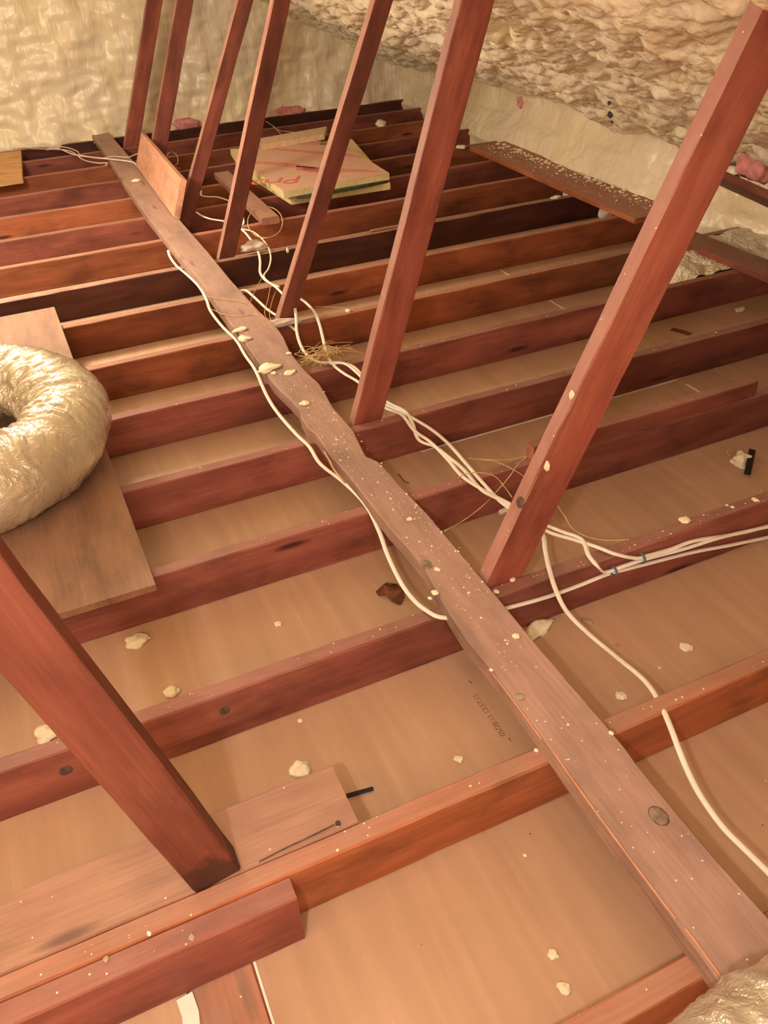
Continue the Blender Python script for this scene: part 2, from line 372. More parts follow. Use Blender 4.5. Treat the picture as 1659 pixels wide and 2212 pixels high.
def roof_pt(s, y):
    x, z = prof(s, y); x2, z2 = prof(min(1, s + .01), y)
    x1, z1 = prof(max(0, s - .03), y); x3, z3 = prof(min(1, s + .03), y)
    t = Vector((x3 - x1, 0, z3 - z1)).normalized(); n = Vector((-t.z, 0, t.x))
    if n.x > 0: n = -n
    p = Vector((x, y, z))
    up = max(0, min(1, (s - .165) / .06)); lowb = 1 - up
    big = noise.noise(p * Vector((2.2, 1.6, 2.2)).length * .45 + Vector((3, 3, 3)))
    d = (.05 * big + .06 * billow(p, 6.5) + .036 * billow(p + Vector((5, 0, 0)), 15) + .015 * billow(p, 36)) * up
    pl = Vector((p.x, p.y * .45, p.z))
    d += (.035 * noise.noise(pl * 4) + .016 * noise.noise(pl * 11) + .008 * billow(p, 12) + .004 * noise.noise(p * 30)) * lowb
    # rafter bays show as gentle waves
    d += .018 * math.sin(y * 2 * math.pi / .61 + 1.2) * (0.3 + .7 * up)
    return p + n * (d - .03 - .045 * up)
foam_surf = [grid('ceiling', lambda u, v: roof_pt(.195 + u * .605, .45 + v * 5.95), 260, 700, M_FOAMR),
             grid('ceiling_5', lambda u, v: roof_pt(u * .20, .45 + v * 5.95), 80, 500, M_FOAMG)]
grid('ceiling_2', lambda u, v: roof_pt(.79 + u * .21, .45 + v * 5.95), 20, 120, M_FOAMR)
grid('ceiling_3', lambda u, v: Vector((*(lambda q: (q[0], -2.7 + v * 3.26, q[1]))(prof(u, -2.7 + v * 3.26)),)) , 30, 30, M_FOAMR)
grid('ceiling_4', lambda u, v: Vector((-.9 - u * 2.7, -2.7 + v * 9.2, 1.88 - u * 1.5)) + Vector((0, 0, .05 * noise.noise(Vector((u * 5, v * 20, 0))))), 30, 90, M_FOAMR, True)
def gable_pt(u, v):
    x = -1.6 + u * 4.3; z = -.02 + v * 1.95
    p = Vector((x, 0, z)); q = Vector((x * 1.0, 3.3, z * .45))
    d = .05 * noise.noise(q * 2.4) + .026 * noise.noise(Vector((x, 2, z * .8)) * 6) + .012 * noise.noise(Vector((x * .6, 1, z * 1.2)) * 16) + .03 * billow(Vector((x, 0, z * .8)), 4) + .010 * billow(p, 13)
    d += .010 * math.sin(x * 2 * math.pi / .41 + .8) ** 3
    foot = max(0, 1 - z / .12); d += .05 * foot * (.4 + noise.noise(Vector((x * 6, 0, 0))))
    return Vector((x, 6.14 - d, z + (.02 * noise.noise(Vector((x * 7, 0, 0))) if v < .02 else 0)))
# foam that has run down between the joists at the eave
for (y0, y1, xe) in ((2.085, 2.430, 1.70),):
    def pud(u, v, y0=y0, y1=y1, xe=xe):
        x = xe + .05 * noise.noise(Vector((1, v * 3 + y0, 0))) + u * (2.5 - xe); y = y0 + v * (y1 - y0); p = Vector((x, y, 0))
        z = -.135 + .125 * min(1, u * 7) ** .5 + (.012 * noise.noise(p * 14) + .022 * billow(p, 13)) * min(1, u * 8)
        return Vector((x, y, z))
    grid('trim_20', pud, 90, 50, M_FOAMS)
foam_surf.append(grid('wall_far', gable_pt, 330, 190, M_FOAMG))
grid('wall_near', lambda u, v: Vector((-3.7 + 7 * u, -2.65, -.14 + 2.2 * v)), 8, 4, M_FOAMG, True)
grid('wall_left', lambda u, v: Vector((-3.55, -2.7 + 9.2 * u, -.14 + 1.2 * v)), 8, 4, M_FOAMG, True)
grid('wall_far_left', lambda u, v: Vector((-3.7 + 2.12 * u, 6.12, -.02 + 2.0 * v)), 20, 8, M_FOAMG)

from mathutils.bvhtree import BVHTree
TREES = [BVHTree.FromPolygons([v.co for v in o.data.vertices], [tuple(p.vertices) for p in o.data.polygons]) for o in foam_surf]
def on_foam(px, py, off=.0):
    d = (FW + RT * ((px - CX) / FPX) - UP * ((py - CY) / FPX)).normalized(); best = None
    for t in TREES:
        h = t.ray_cast(CAM, d)
        if h[0] is not None and (best is None or h[3] < best[1]): best = (h[0], h[3])
    if best is None: return at(px, py, 'y', 5.95)
    return best[0] - d * off

# ------------------------------------------------------------------ joists
JM = [W_ORG, W_ORG, W_RED, W_RED, W_RED, W_RED, W_ORF, W_ORF, W_DRK, W_ORF, W_MID, W_ORF, W_MID, W_ORF, W_MID, W_DRK]
JL = ['reddish ceiling joist nearest the viewer, mostly under the silver duct at bottom right',
      'orange ceiling joist doubled by a short block, where the near left brace stands',
      'reddish joist with dark knots and white cables strapped along its right half',
      'pinkish red joist carrying the front corner of the plywood',
      'deep red joist that the second large right hand brace stands behind',
      'dark red joist crossed by the twine tangle, second behind the crumbling board notch',
      'orange brown joist at the third brace foot, pale scuff at left',
      'orange joist meeting the back corner of the plywood, floor strip visible in front of it',
      'nearly black joist in the middle of the row, darkest of the near ones',
      'orange joist with a round knot just behind the nearly black joist',
      'brown red joist where the free end of the white cable curls up',
      'yellowish brown joist with two small dark knots behind the fourth brace',
      'red joist passing in front of the stack of foam sheets on the left side',
      'orange joist under the golden plywood scrap at far left',
      'dark brown joist second from the far foam wall',
      'darkest narrow joist tucked against the foot of the far foam wall']
joists = []
for i, y in enumerate(YJ):
    xr = 2.45
    if i >= 14: xr = 2.42
    o = beam('ceiling_joist', (-3.0, y + T / 2, -H / 2), (xr, y + T / 2, -H / 2), T, H, (0, 1, 0), JM[i], wob=.0022)
    joists.append(tag(o, JL[i], 'joist', 'ceiling joists running across the attic'))
def knot(parent, p, n, r, sq, mat, name='knot'):
    bm = bmesh.new(); bmesh.ops.create_uvsphere(bm, u_segments=24, v_segments=8, radius=1)
    for v in bm.verts: v.co = Vector((v.co.x * r * sq[0], v.co.y * r * sq[1], v.co.z * r * .12)) * (1 + .06 * noise.noise(v.co * 3))
    me = bpy.data.meshes.new(name); bm.to_mesh(me); bm.free(); me.materials.append(mat)
    for f in me.polygons: f.use_smooth = True
    o = bpy.data.objects.new(name, me); COL.objects.link(o)
    q = Vector(n).to_track_quat('Z', 'X'); o.matrix_world = Matrix.Translation(p) @ q.to_matrix().to_4x4()
    add_part(o, parent); return o
bpy.context.view_layer.update()
yf2 = YJ[2] - .0005
knot(joists[2], at(485, 1535, 'y', yf2), (0, -1, 0), .0115, (1, 1), M_KNOT)
knot(joists[2], at(142, 1665, 'y', yf2), (0, -1, 0), .0125, (1, 1), M_KNOT)

# doubled block and flat board at the near left brace
blk = beam('blocking_board', (-1.9, .384, -H / 2), (-.489, .384, -H / 2), .041, H, (0, 1, 0), W_RED)
tag(blk, 'short brown block nailed along the near face of the doubled joist at lower left', 'block')
fb = beam('flat_board', (-1.9, .5085, -.019), (-.349, .5085, -.019), .128, .036, (0, 1, 0), W_PAL)
tag(fb, 'wide pinkish board lying flat behind the doubled joist, cracked, with one nail near its end', 'board')
nl = link('nail', *(lambda c: ([c + Vector((.005 * math.cos(a * math.pi / 4), .005 * math.sin(a * math.pi / 4), z)) for z in (0, .002) for a in range(8)],
      [tuple(range(8, 16))] + [(i, (i + 1) % 8, 8 + (i + 1) % 8, 8 + i) for i in range(8)]))(at(730, 1779, 'z', -.0005)), M_NAIL)
add_part(nl, fb)
V, F = strip([at(x, y, 'z', -.0008) for x, y in ((560, 1862), (620, 1831), (680, 1803), (722, 1782))], .0012)
add_part(link('crack', V, F, M_KNOT), fb)
pl = beam('wall_plate', (-.6345, -2.0, -.152), (-.6345, .385, -.152), .110, .038, (1, 0, 0), W_ORG)
tag(pl, 'reddish wall plate set in a gap of the drywall at the bottom edge', 'beam')
V, F = strip([(-.694 + .003 * math.sin(i * 1.9), .36 - i * .03, -.133) for i in range(24)], .013, .006)
tag(link('torn_paper_edge', V, F, M_PAPER), 'torn white paper and plaster edge left of the reddish wall plate', 'drywall scrap')

# ------------------------------------------------------------------ long board across the joists
TB = .035
Lp = [(1640, 2235), (1545, 2112), (1400, 1915), (1290, 1765), (1172, 1598), (1062, 1450), (1005, 1382), (955, 1302), (918, 1232), (885, 1190), (835, 1135), (790, 1078), (745, 1020), (712, 985), (690, 950), (682, 938), (662, 925), (650, 903), (645, 885), (630, 868), (606, 845), (588, 826), (548, 770), (520, 728), (490, 690), (455, 640), (418, 590), (404, 578), (385, 553), (316, 467), (270, 400), (232, 340), (193, 285)]
Rp = [(228, 278), (290, 350), (377, 471), (388, 474), (450, 545), (500, 606), (560, 672), (592, 700), (602, 712), (613, 728), (625, 757), (659, 800), (690, 828), (720, 880), (764, 930), (790, 985), (820, 998), (870, 1055), (920, 1105), (1000, 1200), (1080, 1295), (1150, 1380), (1210, 1450), (1335, 1595), (1400, 1680), (1460, 1752), (1560, 1870), (1659, 1980), (1800, 2150)]
La = [at(a, b, 'z', TB) for a, b in Lp]; Ra = [at(a, b, 'z', TB) for a, b in Rp]
La[0] = Vector((.004, -1.0, TB)); Ra[-1] = Vector((.130, -1.0, TB)); La.insert(1, Vector((.002, -.3, TB))); Ra.insert(-1, Vector((.128, -.3, TB)))
def interp(L, y):
    L = sorted(L, key=lambda p: p.y)
    for a, b in zip(L, L[1:]):
        if y <= b.y: return a.x + (b.x - a.x) * (y - a.y) / max(1e-6, b.y - a.y)
    return L[-1].x
V = []; F = []; N = 360
for i in range(N + 1):
    y = -1.0 + (6.08 + 1.0) * i / N
    a, b = interp(La, y), interp(Ra, y); j = .0012 * noise.noise(Vector((y * 30, 0, 0))); k = .0012 * noise.noise(Vector((y * 30, 9, 0)))
    lo = a + .004 if y > .9 else a - .004
    V += [(a + j, y, 0), (a + j, y, TB * .5), (a + j + .002, y, TB - .002), (a + j + .005, y, TB), ((a + b) / 2, y, TB + .0006 * noise.noise(Vector((y * 9, 3, 0)))), (b + k - .003, y, TB), (b + k, y, TB - .003), (b + k, y, 0)]
for i in range(N):
    for j in range(8):
        k = (j + 1) % 8; F.append((i * 8 + j, (i + 1) * 8 + j, (i + 1) * 8 + k, i * 8 + k))
F += [tuple(range(8)), tuple(reversed([N * 8 + j for j in range(8)]))]
board = tag(link('long_board', V, F, W_BRD), 'long weathered board laid across all the joists with a chipped left edge', 'board')
bpy.context.view_layer.update()
knot(board, at(1423, 1762, 'z', TB), (0, 0, 1), .0165, (.85, 1.1), M_GREYK)
knot(board, at(1423, 1762, 'z', TB + .0002), (0, 0, 1), .0195, (.85, 1.1), M_KNOT, 'knot_rim').location.z -= .0012
knot(board, at(922, 1220, 'z', TB - .001), (0, 0, 1), .016, (.9, 1.3), M_GREYK)
# long splinters split off the left side
for (P, r) in (([(1480, 2005), (1500, 2030), (1530, 2072), (1560, 2112)], .0022), ([(1180, 1602), (1240, 1688), (1310, 1785), (1390, 1893), (1460, 1985)], .0018), ([(700, 975), (712, 995), (722, 1015), (745, 1043)], .003), ([(1062, 1452), (1110, 1515), (1170, 1597)], .0018)):
    add_part(tube('splinter', [at(a, b, 'z', TB + .001) for a, b in P], r, r * .7, M_SLIT, 4, 6), board)

# ------------------------------------------------------------------ braces (struts)
def strut(y0, lf, rt, mat, label, zlo, zhi=1.32, th=.038):
    # lf / rt: two points on left and right front edge
    a, b = at(*lf[0], 'y', y0), at(*lf[1], 'y', y0); c, d = at(*rt[0], 'y', y0), at(*rt[1], 'y', y0)
    def xz(p, q, z): return p.x + (q.x - p.x) * (z - p.z) / (q.z - p.z)
    x0, x1 = xz(a, b, zlo), xz(a, b, zhi); X0, X1 = xz(c, d, zlo), xz(c, d, zhi)
    A = Vector(((x0 + X0) / 2, y0 + th / 2, zlo)); B = Vector(((x1 + X1) / 2, y0 + th / 2, zhi))
    ax = (B - A).normalized(); wd = ((X0 - x0) + (X1 - x1)) / 2 * ax.z
    o = beam('roof_brace', A, B, abs(wd), th, (1, 0, 0), mat, wob=.002)
    return tag(o, label, 'brace', None if y0 < .5 else 'row of slanting braces on the right')
sR = strut(.860, [(1056, 1263), (1600, 100)], [(1125, 1239), (1659, 205)], W_STR, 'nearest large slanting brace at right, red brown with a round knot near its foot', -.1, 1.38)
s2 = strut(1.666, [(767, 915), (995, 0)], [(825, 900), (1072, 0)], W_STR, 'tall slanting brace in the middle, second from the right, standing by the cable bundle', -.1)
s3 = strut(2.474, [(597, 690), (812, 0)], [(640, 690), (848, 0)], W_STD, 'slanting brace third from the right, with grey fluff under its foot', -.03)
s4 = strut(3.284, [(470, 555), (592, 0)], [(512, 550), (627, 0)], W_STD, 'dark slanting brace fourth from the right, crossing the left end of the foam sheets', -.1)
s5 = strut(4.030, [(398, 430), (514, 0)], [(430, 430), (548, 0)], W_STD, 'slanting brace behind the near end of the upright plank', -.1)
s6 = strut(4.92, [(328, 310), (382, 0)], [(363, 310), (419, 0)], W_STD, 'slanting brace behind the far end of the upright plank', -.1)
s7 = strut(5.73, [(268, 310), (318, 0)], [(302, 310), (352, 0)], W_STR, 'farthest slanting brace, beside the far end of the long board', -.1)
sL = strut(.445, [(93, 1560), (418, 1927)], [(278, 1560), (527, 1885)], W_STL, 'large red brown brace at lower left leaning the other way, sooty at its foot', 0.0, 1.45, .045)
bpy.context.view_layer.update()
# knot on the left face of the near brace
def on_obj(o, px, py):
    d = (FW + RT * ((px - CX) / FPX) - UP * ((py - CY) / FPX)).normalized(); iv = o.matrix_world.inverted()
    h = o.ray_cast(iv @ CAM, (iv.to_3x3() @ d).normalized()); return o.matrix_world @ h[1], (o.matrix_world.to_3x3() @ h[2]).normalized()
p, nrm = on_obj(sR, 1124, 1085); knot(sR, p, nrm, .0125, (1, 1.1), M_KNOT)
# upright plank nailed to the far braces
A = Vector((.150, 3.85, .125)); B = Vector((.178, 5.0, .125))
up_ = beam('upright_plank', A, B, .19, .030, (.36, 0, .93), wood('pink_plank', (.55, .29, .21), (.70, .40, .29), (.78, .48, .36), .2, knots=False, rough=.5), wob=.001)
tag(up_, 'pinkish plank standing on edge along the far braces, its dark end facing the viewer', 'plank')

# strip on the fourth joist, thin stick, cross stick
st = beam('wood_strip', (.51, 1.262, .025), (1.30, 1.262, .025), .036, .05, (0, 1, 0), W_MID)
bpy.context.view_layer.update(); beam('end_grain', (.5085, 1.262, .025), (.5115, 1.262, .025), .034, .047, (0, 1, 0), plain('end_grain', (.45, .16, .11), .7, var=.2), wob=0, bev=.001, parent=st)['label'] = 'pinkish sawn end'
tag(st, 'dark square strip lying on the joist behind the nearest right brace', 'strip')
p1, p2 = at(800, 499, 'z', .005), at(862, 485, 'z', .005); p2.y = p1.y
tag(beam('thin_stick', p1, p2, .016, .009, (0, 1, 0), W_PAL), 'short pale stick lying on a joist behind the second brace', 'stick')
tag(beam('cross_stick', (.528, 3.63, .019), (.545, 4.6, .019), .088, .036, (1, 0, 0), W_PAL), 'offcut lying across the far joists with its dark sawn end facing the viewer', 'offcut')

# eave planks
pk = beam('eave_plank', (2.135, 2.73, .014), (2.17, 4.36, .014), .25, .025, (1, 0, 0), W_ORG)
tag(pk, 'wide plank along the far eave littered with foam crumbs', 'plank')
pk2 = beam('eave_plank', (2.075, 1.3, .016), (2.045, 2.45, .016), .135, .03, (1, 0, 0), W_MID)
tag(pk2, 'narrow bare plank along the eave just right of the nearest right brace', 'plank')
pk3 = beam('eave_plank', (2.00, 1.35, .245), (2.16, 2.48, .265), .20, .03, (.8, 0, -.5), W_MID)
tag(pk3, 'tilted plank half buried in foam below the pink fibreglass tuft', 'plank')

# ------------------------------------------------------------------ plywood
ply = prism('plywood_sheet', [(-.539, 1.193, .018), (-.562, 3.04, .018), (-1.7, 3.04, .018), (-1.7, 1.193, .018)], .018, W_PLY)
tag(ply, 'brown plywood sheet under the silver duct elbow at left', 'plywood')
ply2 = prism('plywood_scrap', [at(48, 385, 'z', .03), at(45, 325, 'z', .03), (-1.3, 5.93, .03), (-1.3, 5.13, .03)], .028, W_GOLD)
tag(ply2, 'golden plywood scrap at the far left beside the thin wires', 'plywood')

# ------------------------------------------------------------------ foam sheets
g = 'stack of faced foam sheets on the far joists'
lo = prism('foam_sheet', [at(497, 322, 'z', .035), at(520, 360, 'z', .035), at(628, 428, 'z', .035), at(843, 395, 'z', .035), at(760, 300, 'z', .035)], .034, M_YEL)
tag(lo, 'lower yellow edged foam sheet of the stack, showing as a strip beneath the top one', 'foam sheet', g)
hi = prism('foam_sheet', [at(546, 366, 'z', .085), at(612, 414, 'z', .085), at(841, 374, 'z', .085), at(752, 318, 'z', .085), at(562, 302, 'z', .085)], .034, M_YEL)
tag(hi, 'top foam sheet with pink facing and red lettering', 'foam sheet', g)
fc = prism('facing', [at(547, 366, 'z', .0862), at(613, 413, 'z', .0862), at(839, 374, 'z', .0862), at(751, 318.5, 'z', .0862), at(563, 303, 'z', .0862)], .001, M_PINKF)
bpy.context.view_layer.update(); add_part(fc, hi)
for P, mt in (([(547, 354), (604, 358), (700, 372), (830, 372), (790, 366), (700, 362), (604, 350), (549, 348)], M_REDINK2), ([(560, 317), (660, 325), (760, 333), (795, 342), (740, 337), (655, 330), (560, 321)], M_REDINK2),
              ([(640, 358), (675, 361), (735, 367), (735, 374), (673, 372), (640, 366)], M_REDINK), ([(620, 308), (660, 303), (695, 305), (690, 312), (650, 313)], M_REDINK2)):
    add_part(prism('printed_stripe', [at(a, b, 'z', .0868) for a, b in P], .0008, mt), hi)
bk = prism('foam_strip', [at(560, 299, 'z', .125), at(565, 313, 'z', .115), at(700, 290, 'z', .115), at(706, 273, 'z', .125)], .030, plain('foam_strip_face', (.70, .50, .32), .6))
tag(bk, 'narrow foam strip lying along the back of the faced foam sheets', 'foam strip')
gm = prism('green_scrap', [at(640, 424, 'z', .052), at(700, 416, 'z', .055), at(800, 397, 'z', .052), at(838, 388, 'z', .052), at(800, 380, 'z', .052), at(650, 405, 'z', .052)], .016, plain('green_felt', (.07, .08, .035), .9, bump=1, bs=50, var=.5))
tag(gm, 'dark green fibrous scrap squeezed between the two faced foam sheets', 'scrap')
def text(body, name, p, xdir, size, mat, parent, th=.0004, shear=0, z=(0, 0, 1)):
    cu = bpy.data.curves.new(name, 'FONT'); cu.body = body; cu.size = size; cu.extrude = th; cu.shear = shear
    t = bpy.data.objects.new(name, cu); COL.objects.link(t); bpy.context.view_layer.update()
    me = bpy.data.meshes.new_from_object(t); bpy.data.objects.remove(t)
    me.materials.clear(); me.materials.append(mat)
    o = bpy.data.objects.new(name, me); COL.objects.link(o)
    X = Vector(xdir).normalized(); Z = Vector(z); Y = Z.cross(X)
    mw = Matrix((X, Y, Z)).transposed().to_4x4(); mw.translation = p; o.matrix_world = mw
    add_part(o, parent); return o
a, b = at(655, 379, 'z', .0872), at(585, 386, 'z', .0872)
text('Pro', 'lettering', a, b - a, .19, M_REDINK, hi, shear=.3)
# printed date on the drywall
a = at(1093, 1588, 'z', -H + .0004); b = at(1024, 1489, 'z', -H + .0004)
text('05/28/13 13:57:15', 'printed_date', a, b - a, .0168, M_INK, floor)
for q in ((1099, 1594, 1104, 1601), (1013, 1470, 1019, 1476)):
    V, F = strip([at(q[0], q[1], 'z', -H), at(q[2], q[3], 'z', -H)], .001, .0006); add_part(link('printed_dash', V, F, M_INKD), floor)
a = at(925, 1050, 'z', -H + .0004); b = at(892, 1006, 'z', -H + .0004)
V, F = strip([at(861, 1024, 'z', -H), at(872, 1039, 'z', -H), at(884, 1044, 'z', -H)], .0022, .0006); add_part(link('pencil_mark', V, F, M_INKD), floor)
V, F = strip([at(1450, 711, 'z', -H), at(1472, 716, 'z', -H), at(1492, 723, 'z', -H)], .016, .0006); add_part(link('dark_smudge', V, F, M_INKD), floor)

# ------------------------------------------------------------------ cables
def cable(P, label, r=(.0058, .0034), mat=None, grp=None, name='electrical_cable', tw=0):
    pts = [at(*q) for q in P]
    o = tube(name, pts, r[0], r[1], mat or M_CABLE, 8, 10, None, tw)
    return tag(o, label, 'cable', grp)
z = .006
cable([(363, 541, 'z', .03), (368, 556, 'z', .012), (382, 575, 'z', z), (400, 590, 'z', z), (428, 617, 'z', z), (445, 645, 'z', z), (455, 672, 'z', z), (480, 705, 'z', z), (510, 735, 'z', z), (530, 768, 'z', z), (552, 800, 'z', z), (575, 852, 'z', z), (600, 892, 'z', z), (640, 938, 'z', z), (668, 965, 'z', z), (692, 1002, 'z', z), (735, 1036, 'z', 0), (770, 1068, 'z', z), (796, 1100, 'z', z), (820, 1150, 'z', -.01), (838, 1200, 'z', -.02), (866, 1258, 'z', -.01), (893, 1295, 'z', 0), (920, 1318, 'z', z), (955, 1334, 'y', .808), (1020, 1330, 'y', .808), (1100, 1312, 'y', .812), (1180, 1290, 'y', .812), (1250, 1265, 'y', .812), (1310, 1241, 'y', .810), (1350, 1230, 'y', .808), (1420, 1212, 'y', .808), (1500, 1192, 'y', .808), (1580, 1177, 'y', .808), (1680, 1156, 'y', .808)],
      'white cable snaking along the left side of the long board and passing under it')
cable([(637, 664, 'z', .05), (640, 690, 'z', .03), (641, 715, 'z', .012), (648, 742, 'z', .006), (662, 765, 'z', .006), (690, 782, 'z', .01), (735, 783, 'z', .01), (770, 797, 'z', .01), (800, 840, 'z', .004), (832, 872, 'z', .006), (862, 887, 'z', .008), (895, 905, 'z', .004), (935, 930, 'z', 0), (970, 960, 'z', -.01), (1010, 1005, 'z', 0), (1045, 1045, 'z', .01), (1083, 1085, 'z', .005), (1130, 1115, 'z', 0), (1185, 1137, 'z', .006), (1218, 1150, 'z', .01), (1252, 1162, 'z', .01), (1264, 1178, 'z', .012), (1272, 1200, 'z', .014), (1290, 1222, 'z', .01), (1308, 1236, 'y', .803), (1350, 1222, 'y', .800), (1400, 1206, 'y', .800), (1480, 1185, 'y', .80), (1560, 1160, 'y', .803), (1680, 1133, 'y', .803)],
      'white cable from the twine tangle that kinks sharply down to the blue cable tie')
cable([(648, 645, 'z', .05), (662, 655, 'z', .04), (680, 675, 'z', .03), (690, 700, 'z', .02), (698, 732, 'z', .014), (706, 765, 'z', .014), (722, 790, 'z', .01), (745, 808, 'z', .006), (775, 826, 'z', .006), (810, 858, 'z', 0), (834, 882, 'z', .008), (868, 896, 'z', .012), (895, 930, 'z', 0), (930, 955, 'z', 0), (965, 990, 'z', -.005), (1000, 1030, 'z', .012), (1050, 1062, 'z', .012), (1100, 1088, 'z', .006), (1150, 1120, 'z', 0), (1182, 1148, 'z', .008), (1240, 1166, 'z', .01), (1290, 1182, 'z', .01), (1330, 1197, 'z', .010), (1375, 1206, 'y', .800), (1400, 1200, 'y', .803), (1450, 1186, 'y', .806), (1500, 1168, 'y', .808), (1580, 1155, 'y', .810), (1620, 1147, 'y', .81), (1680, 1130, 'y', .81)],
      'white cable arching down from the third brace and running straight to the upper cable tie')
cable([(712, 785, 'z', .012), (745, 786, 'z', .016), (772, 806, 'z', .012), (800, 835, 'z', .01), (836, 868, 'z', .014), (874, 888, 'z', .01), (890, 912, 'z', .004), (905, 950, 'z', -.01), (940, 965, 'z', -.01), (960, 980, 'z', 0), (1000, 1013, 'z', 0), (1040, 1058, 'z', .014), (1080, 1080, 'z', .008), (1130, 1110, 'z', .0), (1170, 1150, 'z', .01), (1178, 1190, 'z', .01), (1188, 1235, 'z', .012), (1202, 1278, 'z', .0), (1225, 1322, 'z', -.025), (1270, 1368, 'z', -.045), (1330, 1418, 'z', -.05), (1390, 1468, 'z', -.035), (1422, 1512, 'z', -.012), (1445, 1562, 'z', .006), (1465, 1615, 'z', .008), (1484, 1662, 'z', .002), (1512, 1717, 'z', -.006), (1560, 1785, 'z', -.012), (1610, 1836, 'z', -.014), (1680, 1905, 'z', -.012)],
      'white cable that branches at the near right brace and curves down to the right edge')
cable([(515, 629, 'z', .02), (530, 627, 'z', .02), (545, 638, 'z', .015), (560, 652, 'z', .01), (580, 670, 'z', .008), (610, 690, 'z', .006), (640, 715, 'z', .0)], 'short white cable emerging from under the long board toward the third brace')
cable([(524, 466, 'z', .07), (526, 482, 'z', .05), (520, 492, 'z', .03), (532, 505, 'z', .02), (547, 525, 'z', .01), (558, 545, 'z', .008), (562, 565, 'z', .0), (562, 588, 'z', -.01), (572, 604, 'z', 0), (590, 616, 'z', .006), (604, 628, 'z', .006), (628, 655, 'z', .006)], 'white cable hanging in a loose curve behind the fourth brace')
cable([(520, 494, 'z', .03), (545, 500, 'z', .03), (565, 515, 'z', .02), (580, 535, 'z', .015), (585, 558, 'z', .01), (580, 580, 'z', .005), (570, 596, 'z', .006), (582, 610, 'z', .006), (604, 620, 'z', .006)], 'thin yellowish cable bowing outward beside the cable behind the fourth brace', (.004, .003))
cable([(434, 412, 'z', .03), (435, 422, 'z', .02), (450, 425, 'z', .01), (470, 426, 'z', .006), (490, 432, 'z', .004), (510, 440, 'z', 0)], 'upper of two short white cables left of the fourth brace')
cable([(424, 458, 'z', .02), (436, 466, 'z', .01), (455, 473, 'z', .006), (480, 477, 'z', .004), (500, 482, 'z', 0)], 'lower of two short white cables left of the fourth brace')
cable([(20, 318, 'z', .05), (60, 318, 'z', .045), (120, 320, 'z', .02), (160, 334, 'z', .02), (200, 340, 'z', .04), (250, 345, 'z', .045), (285, 350, 'z', .045), (297, 358, 'z', .04)], 'far white wire running from the golden plywood over the long board', (.005, .004))
cable([(30, 320, 'z', .045), (100, 322, 'z', .02), (150, 326, 'z', .02), (180, 345, 'z', .02), (210, 352, 'z', .02), (232, 352, 'z', .02), (228, 357, 'z', .02)], 'far pinkish wire ending in a hook just left of the long board', (.005, .004), M_CABLED)
cable([(50, 319, 'z', .045), (130, 317, 'z', .03), (165, 326, 'z', .03), (175, 335, 'z', .03), (215, 342, 'z', .03), (245, 338, 'z', .045), (275, 340, 'z', .045), (292, 334, 'z', .05), (300, 332, 'z', .05)], 'far twisted wire crossing between the two other far wires', (.004, .004), M_CABLED)
for (x, y, yy, lab) in ((1325, 1234, .80, 'blue cable tie nearest the board on the cable bundle'), (1386, 1206, .80, 'blue grey cable tie farther right on the cable bundle')):
    c = at(x, y, 'y', yy); V = []; F = []
    for i in range(16):
        a = 2 * math.pi * i / 16; ca, sa = math.cos(a), math.sin(a)
        for (dx, k) in ((-.0025, 1), (.0025, 1), (.0025, 1.18), (-.0025, 1.18)): V.append(c + Vector((dx, ca * .011 * k, sa * .0115 * k)))
    for i in range(16):
        for j in range(4): F.append((i * 4 + j, i * 4 + (j + 1) % 4, ((i + 1) % 16) * 4 + (j + 1) % 4, ((i + 1) % 16) * 4 + j))
    tag(link('cable_tie', V, F, M_TIE, None, True), lab, 'cable tie')

# twine
def twine(P, label, r=.0013, grp=None): return tag(tube('twine', [at(*q) for q in P], r, r * .8, M_TWINE, 6, 6), label, 'twine', grp)
twine([(1137, 985, 'z', .03), (1090, 994, 'z', .03), (1012, 990, 'z', .02)], 'straight twine pointing left from the end of the dark strip')
twine([(1030, 992, 'z', .02), (1072, 998, 'z', .02), (1110, 1015, 'z', .02), (1140, 1035, 'z', .02)], 'twine curving down to the left face of the nearest right brace')
twine([(1138, 986, 'z', .04), (1120, 1002, 'z', .03), (1100, 1030, 'z', .02), (1070, 1065, 'z', 0), (1040, 1095, 'z', 0), (1000, 1125, 'z', -.02), (960, 1147, 'z', .01)], 'long twine running from the dark strip down to the long board')
twine([(989, 1033, 'z', .01), (1005, 1024, 'z', .02), (1040, 1021, 'z', .03), (1070, 1030, 'z', .02), (1090, 1052, 'z', .01), (1106, 1074, 'z', .01)], 'curled twine draped over the three white cables')
twine([(1203, 1090, 'z', .0), (1220, 1115, 'z', .0), (1238, 1143, 'z', .0), (1270, 1160, 'z', .0), (1310, 1167, 'z', .0), (1358, 1166, 'z', .01)], 'twine curving away to the right of the nearest brace')
twine([(448, 640, 'z', .04), (480, 646, 'z', .04), (515, 650, 'z', .04), (540, 660, 'z', .04), (562, 685, 'z', .04), (580, 700, 'z', .038), (600, 722, 'z', .036)], 'twine arching over the top of the long board at the cable')
twine([(458, 668, 'z', .02), (480, 678, 'z', .037), (515, 684, 'z', .037), (550, 680, 'z', .037), (575, 692, 'z', .037), (592, 706, 'z', .03)], 'lower loop of twine lying flat on the long board')
twine([(566, 600, 'z', .02), (555, 620, 'z', .03), (545, 640, 'z', .03), (540, 655, 'z', .02)], 'short twine hanging from the loose curved cable')
twine([(584, 620, 'z', .03), (578, 650, 'z', .03), (572, 672, 'z', .02), (575, 685, 'z', .02), (585, 694, 'z', .02)], 'twine hook left of the third brace foot')
twine([(596, 628, 'z', .03), (588, 650, 'z', .04), (582, 680, 'z', .03), (590, 700, 'z', .02)], 'orange twine tight against the left edge of the third brace')
